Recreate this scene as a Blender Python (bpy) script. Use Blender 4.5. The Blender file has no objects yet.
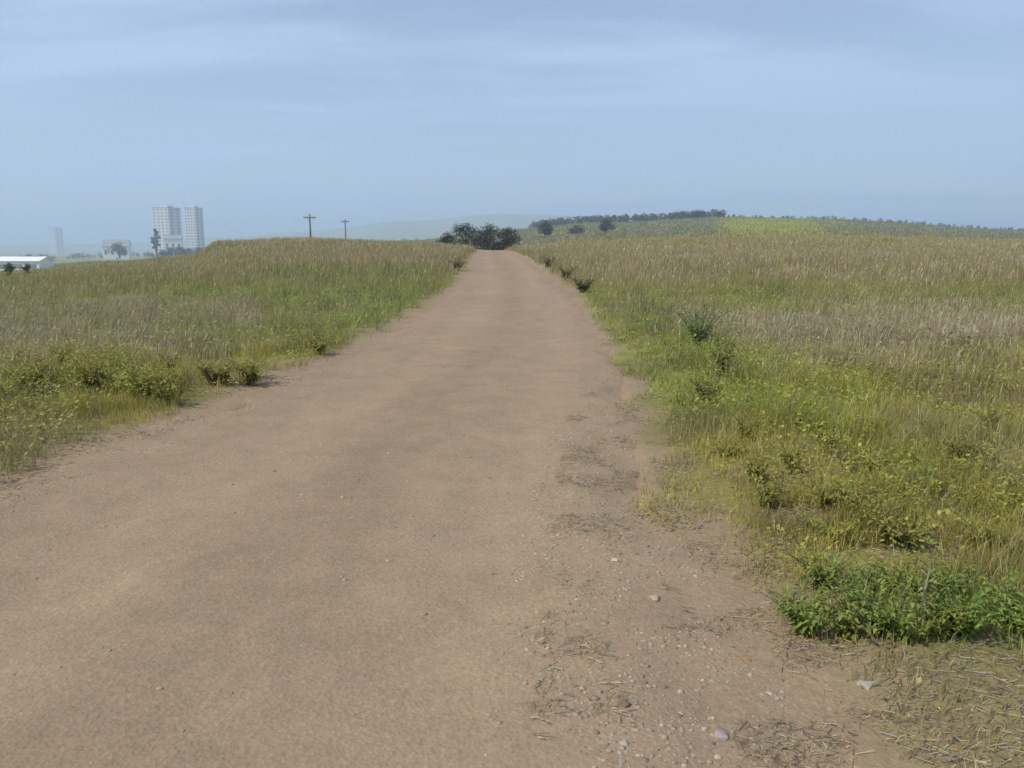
import bpy, math, random
import numpy as np

random.seed(7)
RNG = np.random.default_rng(11)
scene = bpy.context.scene
COL = scene.collection

# ------------------------------------------------------------------ camera numbers
EYE, F, PITCH = 1.6, 803.0, math.atan(134 / 803.0)
SP, CP = math.sin(PITCH), math.cos(PITCH)


def tan_el(row):
    b = (384 - row) / F
    return (-SP + b * CP) / (CP + b * SP)


def u_of(px, row=250):
    b = (384 - row) / F
    return ((px - 512) / F) / (CP + b * SP)


# ------------------------------------------------------------------ noise
def _hash(ix, iy, seed):
    h = (ix.astype(np.int64) * 374761393 + iy.astype(np.int64) * 668265263 + seed * 1442695041) & 0xFFFFFFFF
    h = ((h ^ (h >> 13)) * 1274126177) & 0xFFFFFFFF
    h = (h ^ (h >> 16)) & 0xFFFFFFFF
    return h / 4294967295.0


def vnoise(x, y, seed=0):
    x = np.asarray(x, float)
    y = np.asarray(y, float)
    ix, iy = np.floor(x), np.floor(y)
    fx, fy = x - ix, y - iy
    fx = fx * fx * fx * (fx * (fx * 6 - 15) + 10)
    fy = fy * fy * fy * (fy * (fy * 6 - 15) + 10)
    a, b = _hash(ix, iy, seed), _hash(ix + 1, iy, seed)
    c, d = _hash(ix, iy + 1, seed), _hash(ix + 1, iy + 1, seed)
    return (a * (1 - fx) + b * fx) * (1 - fy) + (c * (1 - fx) + d * fx) * fy


def fbm(x, y, seed=0, octaves=4):
    s, a, t = 0.0, 1.0, 0.0
    for k in range(octaves):
        s = s + a * vnoise(np.asarray(x) * 2 ** k + 17.3 * k, np.asarray(y) * 2 ** k - 9.1 * k, seed + k)
        t += a
        a *= 0.5
    return s / t


def ss(a, b, x):
    t = np.clip((np.asarray(x, float) - a) / (b - a), 0, 1)
    return t * t * (3 - 2 * t)


# ------------------------------------------------------------------ track and terrain
TY = [-30, 2.3, 5.5, 8.5, 13, 18.6, 24, 29, 41, 62, 80, 100, 130, 200]
TC = [-2.2, -1.45, -1.14, -0.70, -0.32, -0.15, 0.0, -0.08, -0.35, -1.1, -1.6, -2.6, -5.0, -12.0]
TW = [2.5, 2.5, 2.46, 2.40, 2.38, 2.36, 2.3, 2.05, 2.05, 2.1, 1.9, 1.9, 1.9, 1.9]
_ty = np.linspace(-30, 200, 1200)


def _smooth(v, n=41):
    k = np.ones(n) / n
    p = np.pad(v, n // 2, mode='edge')
    return np.convolve(p, k, 'valid')


_tc = _smooth(np.interp(_ty, TY, TC), 31)
_tw = _smooth(np.interp(_ty, TY, TW), 31)


def track_c(y):
    return np.interp(y, _ty, _tc)


def track_w(y):
    return np.interp(y, _ty, _tw)


def track_q(x, y):          # 0 on the track's middle, 1 at its edge
    return np.abs(np.asarray(x) - track_c(y)) / track_w(y)


PXN = np.array([-500, 0, 110, 190, 220, 300, 410, 500, 600, 720, 820, 1024, 1600], float)
UN = np.array([u_of(p) for p in PXN])
ROWS = {
    85: [280, 279, 270, 262, 247, 246, 249, 252, 249, 247, 246, 248, 250],
    112: [278, 277, 269, 258, 244, 241, 245, 250, 245, 241, 240, 244, 247],
    160: [275, 274, 266, 262, 250, 248, 248, 249, 242, 238, 237, 242, 246],
    250: [274, 273, 264, 257, 256, 253, 247, 241, 234, 230, 230, 238, 244],
    420: [268, 268, 262, 258, 257, 252, 242, 231, 223, 218, 220, 231, 240],
    560: [264, 264, 260, 257, 257, 252, 243, 232, 225, 221, 223, 233, 242],
    900: [258, 258, 257, 257, 256, 253, 248, 244, 242, 242, 243, 245, 247],
    1500: [256, 256, 256, 256, 256, 255, 252, 250, 250, 250, 250, 250, 250],
    2400: [252, 252, 252, 249, 248, 243, 230, 225, 226, 232, 238, 240, 242],
    3200: [246, 245, 244, 241, 238, 232, 222, 215, 217, 224, 232, 236, 238],
    4200: [250, 249, 249, 248, 247, 244, 236, 232, 234, 240, 244, 246, 246],
    7000: [252] * 13,
}
YN = [-60, 0, 12, 18, 24, 41]
ZN = [[0] * 13, [0] * 13, [0] * 13, [-.02] * 13,
      [-.10, -.06, .0, .06, .08, .12, .12, .12, .12, .14, .14, .12, .1],
      [-.3, -.25, 0.0, .30, .45, .62, .6, .58, .62, .75, .8, .7, .6]]
for yy in sorted(ROWS):
    YN.append(yy)
    ZN.append([EYE + tan_el(r) * yy for r in ROWS[yy]])
YN = np.array(YN, float)
ZN = np.array(ZN, float)
# slopes along depth for a smooth (Hermite) surface
DZ = np.zeros_like(ZN)
for i in range(1, len(YN) - 1):
    h0, h1 = YN[i] - YN[i - 1], YN[i + 1] - YN[i]
    d0, d1 = (ZN[i] - ZN[i - 1]) / h0, (ZN[i + 1] - ZN[i]) / h1
    m = np.where(d0 * d1 > 0, 2 * d0 * d1 / (d0 + d1 + 1e-12), 0.0)
    DZ[i] = np.where(d0 * d1 > 0, m, 0.0)


def base_z(x, y):
    x = np.asarray(x, float)
    y = np.asarray(y, float)
    u = x / np.maximum(y, 15.0)
    u = np.clip(u, UN[0], UN[-1] - 1e-6)
    j = np.clip(np.searchsorted(UN, u, side='right') - 1, 0, len(UN) - 2)
    fu = (u - UN[j]) / (UN[j + 1] - UN[j])
    fu = fu * fu * (3 - 2 * fu)
    yc = np.clip(y, YN[0], YN[-1] - 1e-3)
    i = np.clip(np.searchsorted(YN, yc, side='right') - 1, 0, len(YN) - 2)
    h = YN[i + 1] - YN[i]
    t = (yc - YN[i]) / h
    h00, h10 = 2 * t ** 3 - 3 * t ** 2 + 1, t ** 3 - 2 * t ** 2 + t
    h01, h11 = -2 * t ** 3 + 3 * t ** 2, t ** 3 - t ** 2

    def at(jj):
        return h00 * ZN[i, jj] + h10 * h * DZ[i, jj] + h01 * ZN[i + 1, jj] + h11 * h * DZ[i + 1, jj]
    return at(j) * (1 - fu) + at(j + 1) * fu


def terr(x, y):
    x = np.asarray(x, float)
    y = np.asarray(y, float)
    z = base_z(x, y)
    q = track_q(x, y)
    off = ss(0.9, 1.8, q) * (y < 130) + (y >= 130)
    z = z + off * (0.10 * (fbm(x / 2.2, y / 2.2, 3, 3) - 0.5))
    z = z + ss(20, 80, y) * ss(2, 8, q) * 0.5 * (fbm(x / 14, y / 14, 5, 3) - 0.5)
    z = z + ss(250, 900, y) * 5.0 * (fbm(x / 120, y / 120, 6, 3) - 0.5)
    z = z + ss(1800, 2800, y) * 14.0 * (fbm(x / 420, y / 420, 8, 4) - 0.5)
    # shoulder swells a little beside the worn track
    z = z + 0.05 * np.exp(-((q - 1.25) / 0.22) ** 2) * (y < 130)
    return z


# ------------------------------------------------------------------ colour of what grows
OLIVE = np.array([.365, .312, .058])
GREEN = np.array([.215, .255, .052])
DARK = np.array([.345, .318, .052])
LIGHT = np.array([.270, .262, .100])
TAN = np.array([.345, .282, .130])
MAUVE = np.array([.410, .340, .225])
STRAW = np.array([.42, .35, .19])


def grass_rgb(x, y):
    """Which plants grow where: green, olive, dry tan or mauve seed heads."""
    x = np.asarray(x, float)
    y = np.asarray(y, float)
    n1 = fbm(x / 3.0, y / 5.0, 21, 3) - 0.5
    n2 = fbm(x / 9.0, y / 16.0, 25, 3) - 0.5
    yy = y * (1 + 0.35 * n1)
    u = x / np.maximum(yy, 1.0)
    right = x > track_c(y)
    c = np.tile(OLIVE, x.shape + (1,)).reshape(x.shape + (3,)).copy()

    def mix(mask, colr):
        nonlocal c
        m = np.clip(mask, 0, 1)[..., None]
        c = c * (1 - m) + colr * m

    def band(a, b, e=0.18):
        return ss(a * (1 - e), a * (1 + e), yy) * (1 - ss(b * (1 - e), b * (1 + e), yy))
    R, L = right.astype(float), 1.0 - right
    # right side
    mix(R * band(11.5, 21) * .85, MAUVE)
    mix(R * band(21, 29) * .65, GREEN * 1.1)
    mix(R * band(29, 70) * .75, TAN * .9)
    mix(R * band(70, 135) * .5, TAN * .85)
    edge = (x - track_c(y)) - track_w(y)
    mix(R * band(7.5, 20) * (1 - ss(.9, 2.0, edge + n1)), GREEN * np.array([1.25, 1.15, .9]))
    mix(R * band(6.5, 9.5) * ss(.62, .7, u + .1 * n1) * .6, MAUVE)
    mix(R * band(2.85, 3.6, .06) * ss(1.15, 1.4, x) * .9, GREEN * np.array([1.05, 1.12, .9]))
    mix(R * (1 - ss(2.6, 3.2, yy)) * .75, TAN)
    # left side
    mix(L * band(7.6, 11.5) * .75, DARK * 1.15)
    mix(L * (1 - ss(6.4, 7.6, yy)) * .5, LIGHT)
    mix(L * band(11.5, 26) * .8 * (1 - ss(-.44, -.34, u + .2 * n1)), MAUVE * .92)
    mix(L * band(13, 30) * .85 * ss(-.44, -.34, u + .2 * n1), GREEN * 1.12)
    mix(L * band(28, 85) * .6 * (1 - ss(-.5, -.4, u)), LIGHT * np.array([.8, .85, .6]))
    mix(L * band(30, 140) * .65 * ss(-.5, -.4, u), TAN * .85)
    # the hill beyond
    mix(ss(120, 170, y) * .6 * R, TAN * .9)
    mix(ss(150, 210, y) * .7, np.array([.17, .185, .10]))
    f = ss(.255, .262, u) * (1 - ss(.375, .382, u)) * ss(135, 140, y) * (1 - ss(395, 400, y))
    mix(f * .95, np.array([.34, .345, .04]))
    
    # patchiness
    mix(ss(.05, .28, n2) * .45, GREEN)
    mix(ss(.05, .28, -n2) * .40, TAN)
    n3 = fbm(x / .55, y / .75, 33, 3) - .5
    n4 = fbm(x / .9, y / 1.2, 37, 3) - .5
    near = (1 - ss(30, 70, y))
    mix(near * ss(.03, .20, n4) * .45, GREEN * np.array([1.15, 1.05, .8]))
    mix(near * ss(.05, .22, -n4) * .35, STRAW * .7)
    return c * (1 + 0.3 * n1 + near * .9 * n3)[..., None]


# ------------------------------------------------------------------ mesh builders
def big_mesh(name, V, loops, sizes, mat, color=None, smooth=False, parent=None):
    me = bpy.data.meshes.new(name)
    V = np.ascontiguousarray(V, np.float32)
    loops = np.ascontiguousarray(loops, np.int32)
    sizes = np.ascontiguousarray(sizes, np.int32)
    me.vertices.add(len(V))
    me.vertices.foreach_set('co', V.ravel())
    me.loops.add(len(loops))
    me.loops.foreach_set('vertex_index', loops)
    me.polygons.add(len(sizes))
    st = np.zeros(len(sizes), np.int32)
    st[1:] = np.cumsum(sizes)[:-1]
    me.polygons.foreach_set('loop_start', st)
    me.polygons.foreach_set('loop_total', sizes)
    if smooth:
        me.polygons.foreach_set('use_smooth', np.ones(len(sizes), bool))
    me.update(calc_edges=True)
    if color is not None:
        a = me.color_attributes.new('tint', 'FLOAT_COLOR', 'POINT')
        c4 = np.ones((len(V), 4), np.float32)
        c4[:, :3] = color
        a.data.foreach_set('color', c4.ravel())
    me.materials.append(mat)
    o = bpy.data.objects.new(name, me)
    COL.objects.link(o)
    if parent:
        o.parent = parent
    return o


class MB:
    """collects boxes, tubes, leaves and lumps for ONE mesh"""

    def __init__(self):
        self.v, self.f, self.c = [], [], []

    def add(self, vs, fs, col=None):
        k = len(self.v)
        self.v += [tuple(p) for p in vs]
        self.f += [tuple(i + k for i in f) for f in fs]
        self.c += [col or (1, 1, 1)] * len(vs)

    def box(self, x0, x1, y0, y1, z0, z1):
        self.add([(x, y, z) for z in (z0, z1) for x, y in ((x0, y0), (x1, y0), (x1, y1), (x0, y1))],
                 [(3, 2, 1, 0), (4, 5, 6, 7), (0, 1, 5, 4), (1, 2, 6, 5), (2, 3, 7, 6), (3, 0, 4, 7)])

    def tube(self, pts, rads, n=7, col=None):
        from mathutils import Vector
        P = [Vector(p) for p in pts]
        vs, fs = [], []
        for i, p in enumerate(P):
            d = (P[min(i + 1, len(P) - 1)] - P[max(i - 1, 0)]).normalized()
            a = d.orthogonal().normalized() if abs(d.z) < .9 else Vector((1, 0, 0)) - d * d.x
            a.normalize()
            b = d.cross(a)
            for k in range(n):
                t = 2 * math.pi * k / n
                vs.append(p + (a * math.cos(t) + b * math.sin(t)) * rads[i])
        for i in range(len(P) - 1):
            for k in range(n):
                fs.append((i * n + k, i * n + (k + 1) % n, (i + 1) * n + (k + 1) % n, (i + 1) * n + k))
        fs.append(tuple(range(n))[::-1])
        fs.append(tuple((len(P) - 1) * n + k for k in range(n)))
        self.add(vs, fs, col)

    def leaf(self, p, d, length, width, up=(0, 0, 1), fold=.25, droop=.2, col=None):
        from mathutils import Vector
        p, d, up = Vector(p), Vector(d).normalized(), Vector(up)
        s = d.cross(up)
        if s.length < 1e-3:
            s = Vector((1, 0, 0))
        s.normalize()
        n = s.cross(d)
        m = p + d * length * .45
        t = p + d * length - Vector((0, 0, length * droop))
        l = m + s * width / 2 + n * width * fold
        r = m - s * width / 2 + n * width * fold
        self.add([p, l, t, r, m], [(0, 4, 1), (1, 4, 2), (0, 3, 4), (3, 2, 4)], col)

    def build(self, name, mat, parent=None, smooth=False):
        me = bpy.data.meshes.new(name)
        me.from_pydata(self.v, [], self.f)
        if smooth:
            me.polygons.foreach_set('use_smooth', [True] * len(self.f))
        a = me.color_attributes.new('tint', 'FLOAT_COLOR', 'POINT')
        c4 = np.ones((len(self.v), 4), np.float32)
        c4[:, :3] = np.array(self.c, np.float32)
        a.data.foreach_set('color', c4.ravel())
        me.materials.append(mat)
        o = bpy.data.objects.new(name, me)
        COL.objects.link(o)
        if parent:
            o.parent = parent
        return o


def tag(o, label=None, cat=None, group=None, kind=None):
    if label:
        o['label'] = label
    if cat:
        o['category'] = cat
    if group:
        o['group'] = group
    if kind:
        o['kind'] = kind
    return o


def thing(name, label, cat, loc, rz=0.0, group=None):
    o = bpy.data.objects.new(name, None)
    o.empty_display_size = .2
    o.location = loc
    o.rotation_euler = (0, 0, rz)
    COL.objects.link(o)
    return tag(o, label, cat, group)


# ------------------------------------------------------------------ materials
def new_mat(name):
    m = bpy.data.materials.new(name)
    m.use_nodes = True
    nt = m.node_tree
    nt.nodes.clear()
    out = nt.nodes.new('ShaderNodeOutputMaterial')
    return m, nt, out


def N(nt, typ, **kw):
    n = nt.nodes.new(typ)
    for k, v in kw.items():
        if k.startswith('i_'):
            n.inputs[k[2:]].default_value = v
        else:
            setattr(n, k, v)
    return n


def noise(nt, scale, detail=5, rough=.6, vec=None):
    n = N(nt, 'ShaderNodeTexNoise')
    n.inputs['Scale'].default_value = scale
    n.inputs['Detail'].default_value = detail
    n.inputs['Roughness'].default_value = rough
    if vec is None:
        vec = N(nt, 'ShaderNodeTexCoord').outputs['Object']
    nt.links.new(vec, n.inputs['Vector'])
    return n.outputs['Fac']


def ramp(nt, fac, stops):
    r = N(nt, 'ShaderNodeValToRGB')
    els = r.color_ramp.elements
    while len(els) < len(stops):
        els.new(.5)
    for e, (p, c) in zip(els, stops):
        e.position = p
        e.color = (c[0], c[1], c[2], 1) if hasattr(c, '__len__') else (c, c, c, 1)
    nt.links.new(fac, r.inputs['Fac'])
    return r.outputs['Color']


def mixc(nt, a, b, fac, mode='MIX'):
    m = N(nt, 'ShaderNodeMix', data_type='RGBA', blend_type=mode)
    for s, v in ((m.inputs[0], fac), (m.inputs[6], a), (m.inputs[7], b)):
        if isinstance(v, (int, float)):
            s.default_value = v
        elif isinstance(v, (tuple, list)):
            s.default_value = (*v, 1)
        else:
            nt.links.new(v, s)
    return m.outputs[2]


def principled(nt, out, color, rough=.9, bump=None, bstr=.5, bdist=.02, spec=.2):
    p = N(nt, 'ShaderNodeBsdfPrincipled')
    p.inputs['Roughness'].default_value = rough
    p.inputs['Specular IOR Level'].default_value = spec
    if isinstance(color, (tuple, list)):
        p.inputs['Base Color'].default_value = (*color, 1)
    else:
        nt.links.new(color, p.inputs['Base Color'])
    if bump is not None:
        b = N(nt, 'ShaderNodeBump')
        b.inputs['Strength'].default_value = bstr
        b.inputs['Distance'].default_value = bdist
        nt.links.new(bump, b.inputs['Height'])
        nt.links.new(b.outputs['Normal'], p.inputs['Normal'])
    nt.links.new(p.outputs[0], out.inputs['Surface'])
    return p


def simple_mat(name, color, rough=.85, var=.25, scale=3.0, bdist=.01):
    m, nt, out = new_mat(name)
    n = noise(nt, scale, 6, .65)
    f = ramp(nt, n, [(.3, 1 - var), (.7, 1 + var)])
    c = mixc(nt, tuple(color), f, 1.0, 'MULTIPLY')
    principled(nt, out, c, rough, n, .4, bdist)
    return m


def leaf_mat(name, base=None, translucent=.35, var=.2, scale=2.0):
    """leaf / blade: its own hue comes from the per-blade attribute 'tint'"""
    m, nt, out = new_mat(name)
    a = N(nt, 'ShaderNodeAttribute', attribute_name='tint').outputs['Color']
    n = noise(nt, scale, 3, .6)
    c = mixc(nt, a, ramp(nt, n, [(.3, 1 - var), (.7, 1 + var)]), 1.0, 'MULTIPLY')
    if base:
        c = mixc(nt, c, base, 1.0, 'MULTIPLY')
    d = N(nt, 'ShaderNodeBsdfDiffuse')
    t = N(nt, 'ShaderNodeBsdfTranslucent')
    nt.links.new(c, d.inputs['Color'])
    nt.links.new(c, t.inputs['Color'])
    mx = N(nt, 'ShaderNodeMixShader')
    mx.inputs[0].default_value = translucent
    nt.links.new(d.outputs[0], mx.inputs[1])
    nt.links.new(t.outputs[0], mx.inputs[2])
    g = N(nt, 'ShaderNodeBsdfGlossy')
    g.inputs['Roughness'].default_value = .55
    m2 = N(nt, 'ShaderNodeMixShader')
    m2.inputs[0].default_value = .03
    nt.links.new(mx.outputs[0], m2.inputs[1])
    nt.links.new(g.outputs[0], m2.inputs[2])
    nt.links.new(m2.outputs[0], out.inputs['Surface'])
    return m


# dirt of the track: packed silt with fine grit, faint damp and reddish patches
def dirt_nodes(nt):
    n_big = noise(nt, .35, 5, .6)
    n_mid = noise(nt, 2.3, 8, .68)
    n_fine = noise(nt, 38, 6, .7)
    grit = N(nt, 'ShaderNodeTexVoronoi', feature='F1')
    grit.inputs['Scale'].default_value = 55
    nt.links.new(N(nt, 'ShaderNodeTexCoord').outputs['Object'], grit.inputs['Vector'])
    c = ramp(nt, n_big, [(.32, (.290, .208, .130)), (.5, (.304, .218, .136)), (.68, (.316, .228, .141))])
    c = mixc(nt, c, ramp(nt, n_mid, [(.25, .86), (.5, 1.0), (.75, 1.11)]), 1.0, 'MULTIPLY')
    c = mixc(nt, c, ramp(nt, n_fine, [(.25, .80), (.75, 1.18)]), 1.0, 'MULTIPLY')
    c = mixc(nt, c, ramp(nt, grit.outputs['Color'], [(.0, .86), (.8, 1.02), (1., 1.22)]), .6, 'MULTIPLY')
    h = mixc(nt, n_mid, n_fine, .35)
    h = mixc(nt, h, grit.outputs['Distance'], .18)
    return c, h


M = {}
m, nt, out = new_mat('packed_dirt')
c, h = dirt_nodes(nt)
wear = N(nt, 'ShaderNodeAttribute', attribute_name='wear').outputs['Fac']
c = mixc(nt, c, ramp(nt, wear, [(.0, .91), (.5, 1.0), (1.0, 1.07)]), 1.0, 'MULTIPLY')
principled(nt, out, c, .95, h, .65, .03, .1)
M['dirt'] = m

m, nt, out = new_mat('meadow_soil')
dc, dh = dirt_nodes(nt)
tint = N(nt, 'ShaderNodeAttribute', attribute_name='tint').outputs['Color']
cov = N(nt, 'ShaderNodeAttribute', attribute_name='cover').outputs['Fac']
n1 = noise(nt, 1.1, 8, .7)
n2 = noise(nt, 14, 6, .7)
n3 = noise(nt, .06, 6, .65)
gc = mixc(nt, tint, ramp(nt, n1, [(.25, .72), (.75, 1.25)]), 1.0, 'MULTIPLY')
gc = mixc(nt, gc, ramp(nt, n2, [(.25, .7), (.75, 1.3)]), 1.0, 'MULTIPLY')
gc = mixc(nt, gc, ramp(nt, n3, [(.3, .8), (.7, 1.18)]), 1.0, 'MULTIPLY')
mm = N(nt, 'ShaderNodeMath', operation='MULTIPLY_ADD')
nt.links.new(n2, mm.inputs[0])
mm.inputs[1].default_value = .8
mm.inputs[2].default_value = -.4
ad = N(nt, 'ShaderNodeMath', operation='ADD', use_clamp=True)
nt.links.new(mm.outputs[0], ad.inputs[0])
nt.links.new(cov, ad.inputs[1])
principled(nt, out, mixc(nt, dc, gc, ad.outputs[0]), .95, mixc(nt, n2, n1, .5), .8, .06, .05)
M['ground'] = m

M['grass'] = leaf_mat('grass_blades')
M['leaf'] = leaf_mat('weed_leaves', translucent=.42, scale=9)
M['crown'] = leaf_mat('tree_leaves', translucent=.25, scale=.6, var=.3)
M['bark'] = simple_mat('bark', (.11, .085, .06), .95, .4, 6, .03)
M['stone'] = simple_mat('weathered_stone', (.40, .34, .26), .9, .3, 22, .006)
m, nt, out = new_mat('gravel_stone')
a = N(nt, 'ShaderNodeAttribute', attribute_name='tint').outputs['Color']
n = noise(nt, 60, 5, .7)
principled(nt, out, mixc(nt, a, ramp(nt, n, [(.3, .75), (.7, 1.2)]), 1., 'MULTIPLY'), .9, n, .5, .004)
M['gravel'] = m
M['tower_wall'] = simple_mat('pale_render', (.62, .61, .58), .85, .08, .15)
M['window'] = simple_mat('dark_glazing', (.23, .25, .27), .3, .2, .4)
M['white_wall'] = simple_mat('white_paint', (.78, .77, .74), .7, .06, .4)
M['roof_grey'] = simple_mat('grey_sheet_roof', (.30, .31, .31), .6, .15, .8)
M['roof_dark'] = simple_mat('dark_roof', (.055, .058, .06), .8, .2, .8)
M['wood'] = simple_mat('weathered_wood', (.16, .14, .115), .9, .25, 4)
M['ceramic'] = simple_mat('insulator', (.25, .22, .20), .4, .1, 4)
M['steel'] = simple_mat('galvanised_steel', (.35, .36, .37), .5, .1, 3)


# ------------------------------------------------------------------ ground sheets
uc = np.concatenate([-np.geomspace(6, .92, 26), np.linspace(-.9, .9, 430), np.geomspace(.92, 6, 26)])
ys = np.concatenate([np.linspace(-40, 0, 14), np.arange(.25, 1.8, .25), np.arange(1.8, 14, .06),
                     np.geomspace(14, 7500, 430)])


def ground_patch(name, y0, y1, lower=True):
    yr = ys[(ys >= y0) & (ys <= y1)]
    U, Y = np.meshgrid(uc, yr)
    X = U * np.maximum(Y, 15.0)
    # columns gather around the track so that its edge is fine
    Z = terr(X, Y)
    q = track_q(X, Y)
    if lower:
        Z = Z - .12 * (1 - ss(.72, .86, q)) * (Y < 150)
    ny, nx = X.shape
    V = np.stack([X, Y, Z], -1).reshape(-1, 3)
    idx = np.arange(ny * nx).reshape(ny, nx)
    quads = np.stack([idx[:-1, :-1], idx[:-1, 1:], idx[1:, 1:], idx[1:, :-1]], -1).reshape(-1, 4)
    rgb = grass_rgb(X, Y).reshape(-1, 3)
    # close to, what shows between blades is thatch and soil of the ground's own hue
    near = (1 - ss(25, 90, Y)).reshape(-1, 1)
    thatch = np.array([.17, .135, .075])
    rgb = rgb * (1 - .6 * near) + thatch * .6 * near
    o = big_mesh(name, V, quads.ravel(), np.full(len(quads), 4), M['ground'], rgb, True)
    nz = fbm(X / .8, Y / 1.2, 31, 3) - .5
    right = X > track_c(Y)
    wide = np.where(right, .12 * (1 - ss(4, 9, Y)) + .08, .12)
    cover = ss(.97, 1.08 + wide, q + .35 * nz + right * .20 * ss(4.2, 5.2, Y) * (1 - ss(16, 30, Y)))
    lit = right & (Y < 3.1)
    cover = np.where(lit, cover * (.35 + .9 * np.clip(nz + .4, 0, 1)), cover)
    cover = np.where(Y > 130, 1.0, cover)
    at = o.data.attributes.new('cover', 'FLOAT', 'POINT')
    at.data.foreach_set('value', cover.astype(np.float32).ravel())
    return o


YS_CUT = ys[np.argmin(np.abs(ys - 1900))]
g = ground_patch('grassland', -50, YS_CUT)
tag(g, 'rough meadow ground on both sides of the dirt track', 'ground', kind='structure')
g = ground_patch('hills', YS_CUT, 8000)
tag(g, 'low hazy grey-green hills along the horizon', 'hills', kind='structure')

# dirt track
ty = np.concatenate([np.arange(-20, .6, .4), np.arange(.6, 16, .04), np.geomspace(16, 150, 260)])
tt = np.linspace(-1.25, 1.25, 141)
T, Y = np.meshgrid(tt, ty)
X = track_c(Y) + T * track_w(Y)
q = np.abs(T)


def road_z(X, Y):
    T = (X - track_c(Y)) / track_w(Y)
    edge_n = fbm(X / .55, Y / .9, 41, 4) - .5
    Z = terr(X, Y) + .012 + .018 * edge_n
    Z = Z - .020 * np.exp(-((T - .42) / .16) ** 2) - .022 * np.exp(-((T + .42) / .16) ** 2)   # wheel ruts
    Z = Z + .020 * (fbm(X / .35, Y / .5, 44, 4) - .5) + .010 * (fbm(X / .09, Y / .09, 47, 3) - .5)
    pull = (T > 0) * .13 * ss(4.2, 5.2, Y) * (1 - ss(16, 30, Y))
    return Z - .08 * ss(.80, 1.20, np.abs(T) + .42 * edge_n + pull)


Z = road_z(X, Y)
V = np.stack([X, Y, Z], -1).reshape(-1, 3)
idx = np.arange(X.size).reshape(X.shape)
quads = np.stack([idx[:-1, :-1], idx[:-1, 1:], idx[1:, 1:], idx[1:, :-1]], -1).reshape(-1, 4)
o = big_mesh('dirt_track', V, quads.ravel(), np.full(len(quads), 4), M['dirt'], None, True)
wr = .5 + .42 * np.exp(-((np.abs(T) - .42) / .17) ** 2) - .30 * np.exp(-(T / .14) ** 2) - .25 * ss(.65, 1.0, q)
wr = wr + .9 * (fbm(X / .5, Y / 4.0, 49, 4) - .5) + .35 * (fbm(X / .12, Y / .5, 48, 3) - .5)
at = o.data.attributes.new('wear', 'FLOAT', 'POINT')
at.data.foreach_set('value', np.clip(wr, 0, 1).astype(np.float32).ravel())
tag(o, 'wide bare brown dirt track running to the horizon', 'road', kind='structure')


def track_top(x, y):
    x, y = np.asarray(x, float), np.asarray(y, float)
    return np.maximum(road_z(x, y), np.where(track_q(x, y) > .86, terr(x, y) - .004, -99))


# ------------------------------------------------------------------ grass
def scatter(y0, y1, dens, umax=.86, pad=1.0):
    """random ground points in the wedge the photograph looks over"""
    area = (y1 - y0) * ((umax * (y0 + y1) / 2 + pad) * 2)
    n = int(area * dens)
    y = np.sqrt(RNG.random(n) * (y1 ** 2 - y0 ** 2) + y0 ** 2) if y0 > 4 else y0 + (y1 - y0) * np.sqrt(RNG.random(n))
    x = (RNG.random(n) * 2 - 1) * (umax * y + pad)
    return x, y


def keep_off_track(x, y, edge=1.04, soft=.34, wide=.0):
    q = track_q(x, y)
    nz = fbm(x / .5, y / .8, 41, 4) - .5
    right = x > track_c(y)
    e = edge + wide * right * (1 - ss(4, 9, y)) - right * .17 * ss(3.9, 5.0, y) * (1 - ss(16, 30, y))
    p = ss(e, e + soft, q + .45 * nz)
    return (RNG.random(len(x)) < p) | (y > 120)


def blades(x, y, h, w, rgb, lean=.35, wind=(.05, .02), segs=2, tip=None, zoff=0.0):
    n = len(x)
    z = terr(x, y) - .01 + zoff
    ang = RNG.random(n) * 2 * np.pi
    ln = lean * RNG.random(n) * h
    dx, dy = np.cos(ang) * ln + wind[0] * h, np.sin(ang) * ln + wind[1] * h
    fa = RNG.random(n) * 2 * np.pi
    sx, sy = np.cos(fa) * w / 2, np.sin(fa) * w / 2
    B = np.stack([x, y, z], -1)
    S = np.stack([sx, sy, np.zeros(n)], -1)
    D = np.stack([dx, dy, np.zeros(n)], -1)
    H = np.stack([np.zeros(n), np.zeros(n), h], -1)
    if segs == 2:
        Vv = np.stack([B - S, B + S, B + .55 * H + .32 * D + .8 * S, B + .55 * H + .32 * D - .8 * S,
                       B + H * (1 - .12 * lean) + D], 1)
        k = np.arange(n)[:, None] * 5
        loops = np.concatenate([k + 0, k + 1, k + 2, k + 3, k + 3, k + 2, k + 4], 1).ravel()
        sizes = np.tile([4, 3], n)
        nv = 5
    else:
        Vv = np.stack([B - S, B + S, B + H + D], 1)
        k = np.arange(n)[:, None] * 3
        loops = np.concatenate([k, k + 1, k + 2], 1).ravel()
        sizes = np.full(n, 3)
        nv = 3
    C = np.repeat(rgb[:, None, :], nv, 1)
    return Vv.reshape(-1, 3), loops, sizes, C.reshape(-1, 3)


def join(parts):
    Vs, Ls, Ss, Cs, k = [], [], [], [], 0
    for v, l, s, c in parts:
        Vs.append(v)
        Ls.append(l + k)
        Ss.append(s)
        Cs.append(c)
        k += len(v)
    return np.concatenate(Vs), np.concatenate(Ls), np.concatenate(Ss), np.concatenate(Cs)


def vary(rgb, n, amt=.28, hue=.12):
    f = 1 + amt * (RNG.random((n, 1)) * 2 - 1)
    hshift = 1 + hue * (RNG.random((n, 3)) * 2 - 1)
    return rgb * f * hshift


def tufted(x, y, scale=.35, seed=51, thr=.42):
    """keep the points where tussocks stand"""
    v = fbm(x / scale, y / scale, seed, 2)
    return RNG.random(len(x)) < ss(thr - .16, thr + .14, v)


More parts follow.
